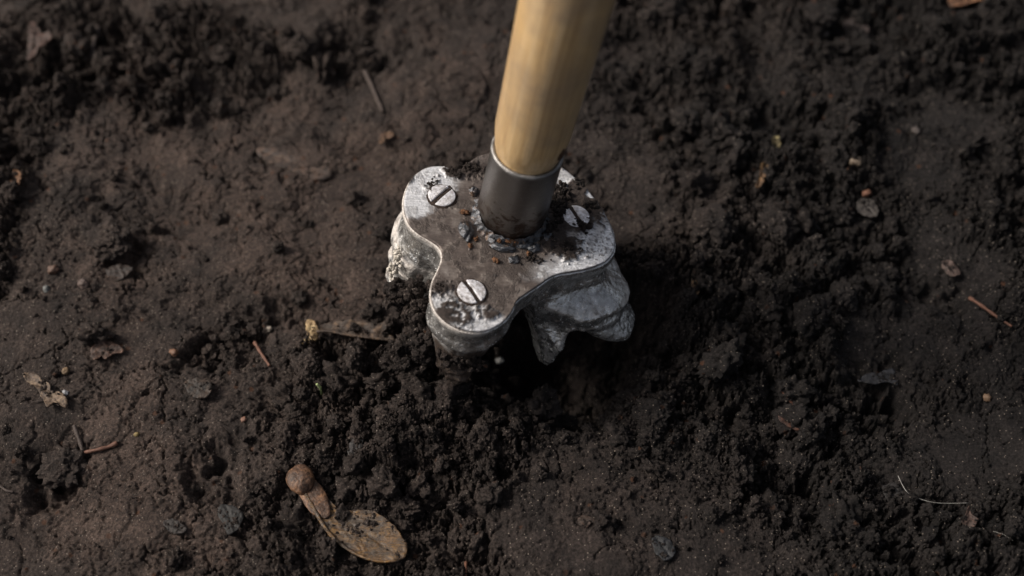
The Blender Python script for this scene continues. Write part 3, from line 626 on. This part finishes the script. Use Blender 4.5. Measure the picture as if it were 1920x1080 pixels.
# ------------------------------------------------------------------ litter: leaves, seeds, twigs, stones
def sheet(name, outline, mat, parent=None, h0=0.4, curl=1.0, thick=0.22, seed=1, base=None, nr=14, nb=110, drape=0.6, vein=0.12, lift=None):
    """leaf-like sheet from photo outline points, laid on the soil, with edges, thickness and curl"""
    pts_ = [on(*p) for p in outline]; zb = float(np.median([p[2] for p in pts_])) if base is None else base
    o2, _ = closed_spline([at(p[0], p[1], zb + h0)[:2] for p in outline], nb); c_ = o2.mean(0)
    o2 = o2 + normals2(o2) * (0.25 * fbm(o2[:, 0], o2[:, 1], 1.4, 3, seed))[:, None]
    k_ = (1 - np.linspace(0, 1, nr))[:, None, None]; xy = c_ + (o2 - c_)[None] * k_
    x_, y_ = xy[..., 0], xy[..., 1]; d = o2 - c_; ax_ = np.linalg.svd(d, full_matrices=False)[2]
    u = (x_ - c_[0]) * ax_[0, 0] + (y_ - c_[1]) * ax_[0, 1]; v_ = (x_ - c_[0]) * ax_[1, 0] + (y_ - c_[1]) * ax_[1, 1]
    L_ = np.abs(u).max(); W_ = max(np.abs(v_).max(), .1)
    z_ = zb + h0 + curl * (v_ / W_) ** 2 * (0.6 + 0.4 * fbm(u, v_, L_, 2, seed)) + 0.35 * curl * fbm(x_, y_, max(1.5, W_), 3, seed + 3) + vein * np.abs(np.sin(u * 1.9 + np.abs(v_) * 1.2)) * 0.5 \
        - vein * 1.5 * np.exp(-(v_ / 0.35) ** 2) + 0.10 * fbm(x_, y_, 0.8, 3, seed + 5)
    if lift is not None: z_ = z_ + lift * u / L_
    z_ = np.maximum(z_, Hq(x_, y_) * drape + (1 - drape) * (zb - 3) + 0.15)
    tp = np.stack([x_, y_, z_], -1); bt = tp.copy(); bt[..., 2] -= thick
    to_dust(tp[:-2], int(14 + 2.2 * L_ * W_), seed); V_ = np.concatenate([bt[::-1], tp], 0)
    o = link(name, mesh_np(name, V_.reshape(-1, 3), grid_faces(2 * nr, nb, True)[:, ::-1]), mat, parent); return o
def settle(o):      # put the object's origin at its own middle
    me = o.data; n_ = len(me.vertices); co = np.empty(n_ * 3, np.float32); me.vertices.foreach_get('co', co); co = co.reshape(-1, 3)
    c_ = co.mean(0); c_[2] = co[:, 2].min(); me.vertices.foreach_set('co', (co - c_).ravel()); o.location = Vector([float(t) for t in c_]); me.update(); return o
def leafmat(name, col, col2, scale=0.5, rough=0.6):
    col = tuple(0.78 * c for c in col); col2 = tuple(0.7 * c for c in col2)
    m, n, l, b = new_mat(name); v = coord(n, l); f_ = noise(n, l, v, scale, 6, 0.65, 0.5); g_ = noise(n, l, v, scale * 5, 4, 0.6)
    c = ramp(n, l, f_, [(0.36, tuple(0.55 * q for q in col2)), (0.48, col2), (0.64, col)]); c = mix(n, l, 0.8, c, ramp(n, l, g_, [(0.35, 0.35), (0.6, 1.1)]), 'MULTIPLY')
    l.new(c, b.inputs['Base Color']); b.inputs['Roughness'].default_value = rough; b.inputs['Specular IOR Level'].default_value = 0.35
    bump(n, l, g_, b, 0.0003, 0.8); return m
def tube(name, pth, r0, r1, mat, parent=None, na=8, seed=1):
    p = np.array(pth, float); L_ = np.concatenate([[0], np.cumsum(np.linalg.norm(np.diff(p, axis=0), axis=1))]); s = np.linspace(0, L_[-1], 28)
    # smooth the bends
    q = np.stack([np.interp(s, L_, p[:, k_]) for k_ in range(3)], -1)
    for _ in range(4): q[1:-1] = (q[:-2] + 2 * q[1:-1] + q[2:]) / 4
    t = np.gradient(q, axis=0); t /= np.linalg.norm(t, axis=1)[:, None]; a_ = np.cross(t, [0, 0, 1.0]); a_ /= np.linalg.norm(a_, axis=1)[:, None] + 1e-9; b_ = np.cross(t, a_)
    ang = np.linspace(0, 2 * math.pi, na, endpoint=False); rr_ = np.linspace(r0, r1, len(s))[:, None] * (1 + 0.15 * np.sin(s * 2.2 + seed))[:, None]
    V_ = q[:, None] + a_[:, None] * (np.cos(ang) * rr_)[..., None] + b_[:, None] * (np.sin(ang) * rr_)[..., None]
    V_ = np.concatenate([np.repeat(q[:1][:, None], na, 1), V_, np.repeat(q[-1:][:, None], na, 1)], 0)
    return link(name, mesh_np(name, V_.reshape(-1, 3), grid_faces(len(s) + 2, na, True)), mat, parent)

DUST = []
def to_dust(tp, n_, seed, s0=0.1, s1=0.34):
    rg = np.random.default_rng(seed); q_ = tp.reshape(-1, 3); i_ = rg.integers(0, len(q_), n_)
    m_ = fbm(q_[i_, 0], q_[i_, 1], 2.5, 3, seed) > -0.05; DUST.append((q_[i_[m_]] + rg.normal(0, .12, (int(m_.sum()), 3)) * [1, 1, .3], rg.uniform(s0, s1, int(m_.sum()))))
# maple key in the foreground
M_NUT = leafmat('brown_seed_husk', (0.32, 0.165, 0.085), (0.12, 0.065, 0.04), 0.35, 0.5)
m, n, l, b = new_mat('veined_seed_wing'); v = coord(n, l)
mp = n.new('ShaderNodeMapping'); mp.inputs['Rotation'].default_value = (0, 0, R(38)); mp.inputs['Scale'].default_value = (0.16, 0.75, 1.0); l.new(v, mp.inputs[0])
f_ = noise(n, l, mp.outputs[0], 1.0, 6, 0.6, 2.6); g_ = noise(n, l, v, 0.35, 5, 0.65); h_ = noise(n, l, v, 2.5, 4, 0.6)
c = ramp(n, l, f_, [(0.35, (0.045, 0.025, 0.012)), (0.5, (0.12, 0.062, 0.022)), (0.64, (0.26, 0.14, 0.04))])
c = mix(n, l, ramp(n, l, g_, [(0.40, 0.0), (0.6, 0.92)]), c, (0.045, 0.032, 0.022))
c = mix(n, l, 0.8, c, ramp(n, l, h_, [(0.35, 0.5), (0.6, 1.15)]), 'MULTIPLY'); l.new(c, b.inputs['Base Color'])
b.inputs['Roughness'].default_value = 0.4; bump(n, l, f_, b, 0.0006, 0.8); M_WING = m
key = bpy.data.objects.new('maple_seed', None); C.objects.link(key); info(key, 'brown winged maple seed with a round nut, lying in the foreground below the tool', 'seed')
kb = on(640, 965, 4); key.location = Vector(kb) * MM
def to_parent(o, par):
    o.data.transform(Matrix.Translation(-par.location)); o.parent = par
kz = float(max(on(640, 965, 4)[2], on(700, 1010, 4)[2], on(600, 950, 3)[2])) + 0.8
wing = sheet('wing', [(588,905),(603,925),(625,950),(637,957),(665,958),(690,957),(712,966),(735,982),(752,1002),(764,1024),(762,1040),(745,1051),(715,1054),(685,1048),(655,1032),(628,1012),(608,988),(597,968),(580,942),(568,925),(566,910),(576,902)],
    M_WING, None, 0.3, 0.5, 0.3, 5, kz, 24, 160, 0.0, 0.14)
# thick leading edge along the lower side and fine raised veins on the wing
to_parent(wing, key)
ed = [at(px, py, kz + .9) for px, py in ((572,925),(590,955),(604,983),(626,1011),(656,1033),(688,1049),(722,1055),(748,1051))]
e_ = tube('wing_edge', ed, 0.5, 0.22, M_WING, None, 8); e_.data.transform(Matrix.Translation(-key.location)); e_.parent = wing
c_ = at(564, 898, kz + 1.5); nut = ellipsoid('nut', c_, (3.0, 3.4, 1.7), M_NUT, None, R(15), 3, 0.10, 4); to_parent(nut, key)
c_ = at(589, 932, kz + 0.7); nk = ellipsoid('seed_neck', c_, (2.5, 5.6, 0.55), M_NUT, None, R(33), 4, 0.12, 4); to_parent(nk, key)

# half-buried second key by the tool
M_TAN = leafmat('tan_dry_husk', (0.66, 0.50, 0.28), (0.42, 0.28, 0.14), 0.5); M_DIRTYLEAF = leafmat('mud_coated_leaf', (0.17, 0.11, 0.07), (0.08, 0.055, 0.04), 0.5)
k2 = bpy.data.objects.new('maple_seed', None); C.objects.link(k2); k2.location = Vector(on(600, 625, 4)) * MM
info(k2, 'muddy half-buried winged seed with a pale tan husk, left of the metal foot', 'seed')
zb = on(650, 620, 5)[2] + 1.2
s_ = sheet('wing', [(594,618),(615,606),(650,603),(690,606),(712,608),(722,604),(728,614),(718,622),(738,632),(738,640),(715,638),(680,634),(640,628),(612,624)], M_DIRTYLEAF, None, 0.6, 1.2, 0.3, 9, zb, 14, 110, 0.0); to_parent(s_, k2)
s_ = sheet('nut', [(576,598),(590,602),(597,615),(594,630),(585,640),(568,646),(560,648),(572,636),(576,622),(572,608)], M_TAN, None, 1.6, -1.0, 0.5, 12, zb, 12, 90, 0.0); to_parent(s_, k2)
s_ = tube('seed_edge', [at(594, 622, zb + 1.4), at(615, 620, zb + 1.6), at(650, 628, zb + 1.5), at(700, 634, zb + 1.2), at(732, 638, zb + .8)], 0.35, 0.3, M_DIRTYLEAF, None); to_parent(s_, k2)

LEAVES = [
 # name, outline, colour, colour2, label, category, curl, h0
 ('leaf_fragment', [(44,702),(58,698),(72,704),(82,716),(84,724),(88,718),(96,724),(94,736),(98,740),(104,734),(118,738),(126,750),(124,764),(112,758),(100,754),(96,762),(88,764),(82,748),(70,732),(62,720),(50,714)], (0.30,0.21,0.14), (0.12,0.08,0.055), 'ragged pale brown lobed leaf scrap near the left edge of the soil', 'leaf', 1.3, 1.2),
 ('leaf_fragment', [(58,42),(70,46),(78,62),(92,60),(98,68),(88,82),(74,92),(62,108),(52,112),(52,88),(54,64)], (0.15,0.085,0.065), (0.08,0.05,0.04), 'blurred pinkish brown leaf scrap in the top left corner', 'leaf', 1.0, 1.6),
 ('leaf_fragment', [(1776,-12),(1800,-20),(1845,-22),(1850,0),(1822,6),(1800,12),(1780,10)], (0.34,0.17,0.09), (0.18,0.09,0.05), 'orange brown leaf cut off by the top edge at the right', 'leaf', 1.2, 1.4),
 ('bark_fragment', [(24,324),(34,318),(40,334),(34,350),(26,358),(21,344)], (0.40,0.20,0.10), (0.20,0.10,0.05), 'small bright orange brown bark piece at the left edge', 'bark', .6, 1.0),
 ('leaf_fragment', [(480,280),(505,276),(540,283),(575,296),(600,308),(622,318),(616,334),(590,336),(560,326),(525,312),(495,300)], (0.13,0.08,0.055), (0.065,0.045,0.036), 'flat mud-stained brown leaf pressed into smooth soil behind the foot', 'leaf', .2, .05),
 ('leaf_fragment', [(170,656),(182,642),(205,640),(225,648),(232,660),(214,664),(200,676),(190,668),(180,678),(172,670)], (0.15,0.085,0.06), (0.07,0.04,0.03), 'small folded reddish leaf on soil at the left', 'leaf', 1.2, .9),
 ('leaf_fragment', [(1436,300),(1446,296),(1440,308),(1436,325),(1432,340),(1422,352),(1416,348),(1426,334),(1424,316)], (0.36,0.21,0.09), (0.18,0.10,0.05), 'curled tan scrap standing in soil right of the handle', 'leaf', 1.2, 1.2),
 ('leaf_fragment', [(1448,262),(1456,254),(1463,264),(1462,278),(1452,276)], (0.32,0.27,0.12), (0.18,0.14,0.07), 'tiny yellowish leaf scrap above the curled tan scrap', 'leaf', .6, 1.0),
 ('leaf_fragment', [(711,256),(722,249),(737,248),(738,256),(724,262),(714,268)], (0.30,0.18,0.10), (0.18,0.10,0.06), 'tiny orange leaf scrap on smooth soil left of the wooden handle', 'leaf', .5, .8),
 ('leaf_fragment', [(1463,770),(1478,762),(1500,766),(1512,784),(1508,808),(1492,806),(1474,798),(1460,786)], (0.13,0.055,0.035), (0.07,0.034,0.025), 'dark red-brown rotten leaf scrap under a thin orange twig', 'leaf', .6, 1.6),
 ('leaf_fragment', [(1804,974),(1812,962),(1818,948),(1821,962),(1834,974),(1828,986),(1816,994),(1804,984)], (0.15,0.09,0.07), (0.08,0.05,0.04), 'pinkish brown leaf scrap at the end of the pale hair', 'leaf', .8, .9),
 ('leaf_fragment', [(1582,40),(1605,34),(1625,48),(1628,62),(1608,68),(1586,58)], (0.075,0.055,0.05), (0.05,0.036,0.033), 'blurred mauve brown leaf scrap at the upper right', 'leaf', .5, 1.0),
 ('stone_flake', [(1606,378),(1622,371),(1640,376),(1648,400),(1630,406),(1610,396)], (0.09,0.08,0.07), (0.06,0.05,0.045), 'small grey flat flake right of the tool, lit grey', 'stone', -.4, 1.0),
 ('leaf_fragment', [(1297,528),(1304,524),(1311,534),(1311,548),(1302,552),(1297,540)], (0.26,0.16,0.07), (0.14,0.08,0.04), 'tiny ochre scrap in dark soil just right of the metal foot', 'leaf', -.5, .8),
 ('slate_flake', [(1610,712),(1626,702),(1650,698),(1672,690),(1682,705),(1684,722),(1664,716),(1640,720),(1622,716)], (0.038,0.038,0.045), (0.024,0.024,0.028), 'smooth dark blue-grey flake at the edge of the cracked clod', 'stone', .3, .9),
 ('bark_fragment', [(172,464-8+60),(180,470),(200,462),(206,470),(196,482),(178,492),(172,486)], (0.07,0.05,0.042), (0.045,0.032,0.027), 'small brown bark chip on pressed soil at the left', 'bark', -.5, .9),
 ('wood_chip', [(866,748),(880,742),(905,744),(920,752),(915,764),(890,762),(870,758)], (0.085,0.065,0.055), (0.05,0.038,0.032), 'flat brown wood chip in crumbs below the front toe', 'wood chip', -.4, 1.0),
 ('wood_chip', [(652,850),(660,822),(672,808),(682,818),(678,842),(666,860)], (0.06,0.052,0.05), (0.038,0.033,0.032), 'upright grey wood chip above the round seed nut', 'wood chip', -.5, 1.1),
 ('bark_fragment', [(346,722),(358,710),(380,708),(394,716),(396,736),(380,746),(360,744)], (0.085,0.055,0.038), (0.04,0.03,0.024), 'striped brown bark chip left of the small sprout', 'bark', -.5, .8),
 ('leaf_fragment', [(1766,492),(1780,486),(1795,498),(1800,512),(1786,518),(1774,508)], (0.15,0.10,0.085), (0.09,0.06,0.05), 'small pale pinkish scrap near the right edge above the thin twig', 'leaf', -.5, .9),
 ('bark_fragment', [(408,958),(420,945),(440,950),(456,962),(450,985),(430,1002),(418,985)], (0.032,0.029,0.028), (0.022,0.02,0.019), 'smooth dark grey bark flake left of the winged seed', 'bark', -.3, .6),
 ('wood_chip', [(306,980),(322,972),(342,980),(350,992),(336,1000),(314,994)], (0.045,0.034,0.03), (0.03,0.023,0.02), 'small ribbed brown chip on the lower left soil', 'wood chip', -.4, .6),
 ('bark_fragment', [(1084,972),(1098,966),(1115,972),(1112,980),(1092,988)], (0.10,0.06,0.045), (0.06,0.04,0.03), 'small rusty brown chip on smooth soil near the bottom centre', 'bark', -.4, .7),
 ('slate_flake', [(1222,1010),(1240,1004),(1262,1018),(1266,1040),(1248,1050),(1228,1034)], (0.03,0.031,0.036), (0.02,0.021,0.024), 'smooth blue-grey flake in soil at the bottom, right of centre', 'stone', -.3, .6),
 ('leaf_fragment', [(1655,915),(1672,904),(1690,915),(1700,935),(1686,946),(1664,938)], (0.034,0.029,0.027), (0.024,0.02,0.019), 'dull grey-brown leaf pressed into soil under the pale hair', 'leaf', .2, .3),
]
mats = {}
LEAVES[15] = (LEAVES[15][0], [(198,506),(212,498),(236,496),(250,503),(240,514),(222,524),(204,520)],) + LEAVES[15][2:]
for i, (nm, ol, c1_, c2_, lab, cat, curl, h0) in enumerate(LEAVES):
    o = sheet(nm, ol, leafmat('litter_%02d' % i, c1_, c2_, 0.45), None, h0, curl, 0.35, 60 + i, None, 10, 80, 0.35)
    settle(o); info(o, lab, cat)

M_TWIG = plain('reddish_twig', (0.12, 0.055, 0.035), 0.6, 0, 0.35, 1.0, 0.0003)
M_TWIGD = plain('dark_stem', (0.05, 0.036, 0.03), 0.7, 0, 0.3, 1.0, 0.0003)
TWIGS = [([(1816,560),(1838,574),(1862,592),(1896,614)], .42, .3, M_TWIG, 'thin reddish twig lying slanted at the right edge'),
 ([(478,644),(490,664),(506,688)], .42, .28, M_TWIG, 'short orange-brown twig leaning in soil below the half-buried seed'),
 ([(1464,734),(1482,755),(1500,774)], .36, .3, M_TWIG, 'thin orange twig on the red-brown leaf scrap'),
 ([(150,852),(180,846),(205,840),(221,832)], .35, .5, M_TWIG, 'short rusty twig on soil at lower left'),
 ([(140,800),(152,832),(158,856)], .5, .4, M_TWIGD, 'dull pinkish stem joining the short rusty twig at lower left'),
 ([(684,136),(698,165),(718,212)], .75, .45, M_TWIGD, 'blurred brown stem pressed in soil left of the handle'),
 ([(186,54),(180,80),(172,112)], .75, .5, M_TWIGD, 'blurred short stem in the dark soil at top left'),
 ([(874,1056),(873,1082)], .35, .3, M_TWIG, 'small tan twig end at the bottom edge'),
 ([(0,912),(14,922),(26,924)], .3, .25, M_TWIGD, 'forked grey rootlet at the left edge'),
 ([(1245,0),(1252,20),(1248,36)], .7, .6, M_TWIGD, 'blurred brown twig at the top edge, right of the handle'),
 ([(560,868),(572,876),(590,888)], .2, .15, M_TWIGD, 'fine dry rootlet above the seed nut'),
 ([(60,756),(85,752),(112,762)], .15, .12, M_TWIGD, 'hair-thin dry stalk under the ragged leaf scrap')]
for i, (pp, r0, r1, mt, lab) in enumerate(TWIGS):
    pa = [on(*p, 1.0) + np.array([0, 0, 0.45]) for p in pp]
    zmax = [p[2] for p in pa]; zl = np.linspace(zmax[0], zmax[-1], len(pa))
    pa = [np.array([p[0], p[1], max(p[2], z_)]) for p, z_ in zip(pa, zl)]
    o = tube('twig', pa, r0, r1, mt, None, 8, i); settle(o); info(o, lab, 'twig', 'twigs and stems on the soil')
M_HAIR = plain('pale_hair', (0.26, 0.25, 0.235), 0.4, 0, 0.1)
pa = [on(*p, 1.0) + np.array([0, 0, 0.8]) for p in ((1681,897),(1686,915),(1700,930),(1722,940),(1745,949),(1775,949),(1812,948))]
zm = np.convolve([p[2] for p in [pa[0]] + pa + [pa[-1]]], [.3, .4, .3], 'valid'); pa = [np.array([p[0], p[1], z_ + .6]) for p, z_ in zip(pa, zm)]
o = tube('hair', pa, 0.075, 0.05, M_HAIR, None, 6); settle(o); info(o, 'single pale curved hair on dark soil at the lower right', 'hair')
pa = [on(*p, 1.0) + np.array([0, 0, 0.6]) for p in ((1860,998),(1880,1004),(1898,1016))]
o = tube('hair', pa, 0.04, 0.03, M_HAIR, None, 6); settle(o); info(o, 'short very fine pale hair in the lower right corner', 'hair')
M_SPR = plain('green_sprout', (0.30, 0.36, 0.16), 0.45, 0, 0.3, 0.8, 0.0001)
q = on(602, 735, 1); q2 = at(594, 720, q[2] + 3.0)
o = tube('sprout', [q + [0, 0, -1], (q + q2) / 2 + [0.3, 0, .4], q2], 0.28, 0.30, M_SPR, None, 8); settle(o); info(o, 'tiny pale green sprout tip poking from the crumbly soil', 'sprout')

STONES = [(1604,303,2.0,(0.30,0.22,0.15),'small tan pebble in dark soil at right of the curled tan scrap'),
 (122,697,1.1,(0.36,0.23,0.12),'tiny round orange pebble above the ragged leaf scrap'),
 (122,737,0.8,(0.75,0.75,0.78),'tiny white stone chip beside the ragged leaf scrap'),
 (1546,65,1.3,(0.12,0.09,0.075),'blurred brown pebble at the top right'),
 (1717,246,1.5,(0.10,0.075,0.065),'blurred pinkish pebble in the upper right soil'),
 (1625,362,1.3,(0.30,0.12,0.06),'small orange speck of brick above the grey flake'),
 (1344,248,1.5,(0.22,0.11,0.06),'small orange-brown grain right of the wooden handle'),
 (326,661,1.2,(0.30,0.14,0.07),'small orange grain beside the dark crack at left'),
 (457,787,0.8,(0.40,0.20,0.13),'tiny salmon pink grain on the left foreground soil'),
 (157,533,1.6,(0.17,0.11,0.09),'small brown pebble on pressed soil at left'),
 (100,506,1.5,(0.20,0.10,0.06),'small rusty pebble near the left edge'),
 (87,542,1.0,(0.28,0.29,0.28),'tiny grey pebble near the left edge'),
 (1850,746,1.1,(0.26,0.15,0.08),'tiny orange pebble near the right edge'),
 (505,617,0.8,(0.65,0.55,0.45),'tiny cream grain beside the dark hole at left centre'),
 (937,676,1.3,(0.55,0.55,0.54),'small pale chip hanging beside the front toe of the tool'),
 (256,815,0.7,(0.42,0.30,0.10),'tiny yellow grain on the lower left soil'),
]
for i, (px, py, r_, col_, lab) in enumerate(STONES):
    q = on(px, py, 1.0); rr_ = r_ * 0.85; col_ = tuple(c * 0.42 + 0.012 for c in col_)
    o = ellipsoid('pebble', q + np.array([0, 0, r_ * 0.1]), (rr_, rr_ * .85, rr_ * .7), plain('pebble_%02d' % i, col_, 0.55, 0, 0.25, 0.7), None, i * 1.3, i + 40, 0.5, 3); settle(o); info(o, lab, 'stone', 'small stones and grains in the soil')

# clods big enough to pick up
CL = [(1222,780,4.2,'loose rounded clod standing on soil right of the bottom of the foot'), (1498,868,2.6,'small pale crumbly clod in the hollow at lower right'),
 (770,706,3.0,'crumbly clod just left of the front toe'), (575,690,3.4,'knobbly clod below the half-buried seed'), (1335,425,5.5,'large rough clod right of the foot in the shade'),
 (1455,425,5.0,'large dark clod beside the rough clod right of the foot'), (210,455,6.0,'broad dark clod in soil at left'), (1320,125,5.0,'blurred round clod at the top right of the handle'),
 (120,880,4.4,'flat-topped dark clod at the left edge of the foreground'), (655,700,2.8,'small clod above the green sprout'), (1580,560,4.2,'lumpy clod behind the cracked clod at right'),
 (800,770,2.6,'small clod in front of the foot'), (960,720,2.4,'reddish crumbly clod at the rim of the black hollow'), (1250,20,6.0,'blurred clod at the top edge right of the handle')]
for i, (px, py, r_, lab) in enumerate(CL):
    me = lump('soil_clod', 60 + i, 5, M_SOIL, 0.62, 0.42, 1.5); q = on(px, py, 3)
    o = link('soil_clod', me, None); o.location = Vector(q + np.array([0, 0, 0.18 * r_])) * MM; o.scale = (r_,) * 3; o.rotation_euler.z = i * 1.7
    info(o, lab, 'clod', 'loose clods of dark soil')

specks = scatter('soil_specks', np.concatenate([a for a, _ in DUST]), np.concatenate([b_ for _, b_ in DUST]), SM, None, 6, 9)
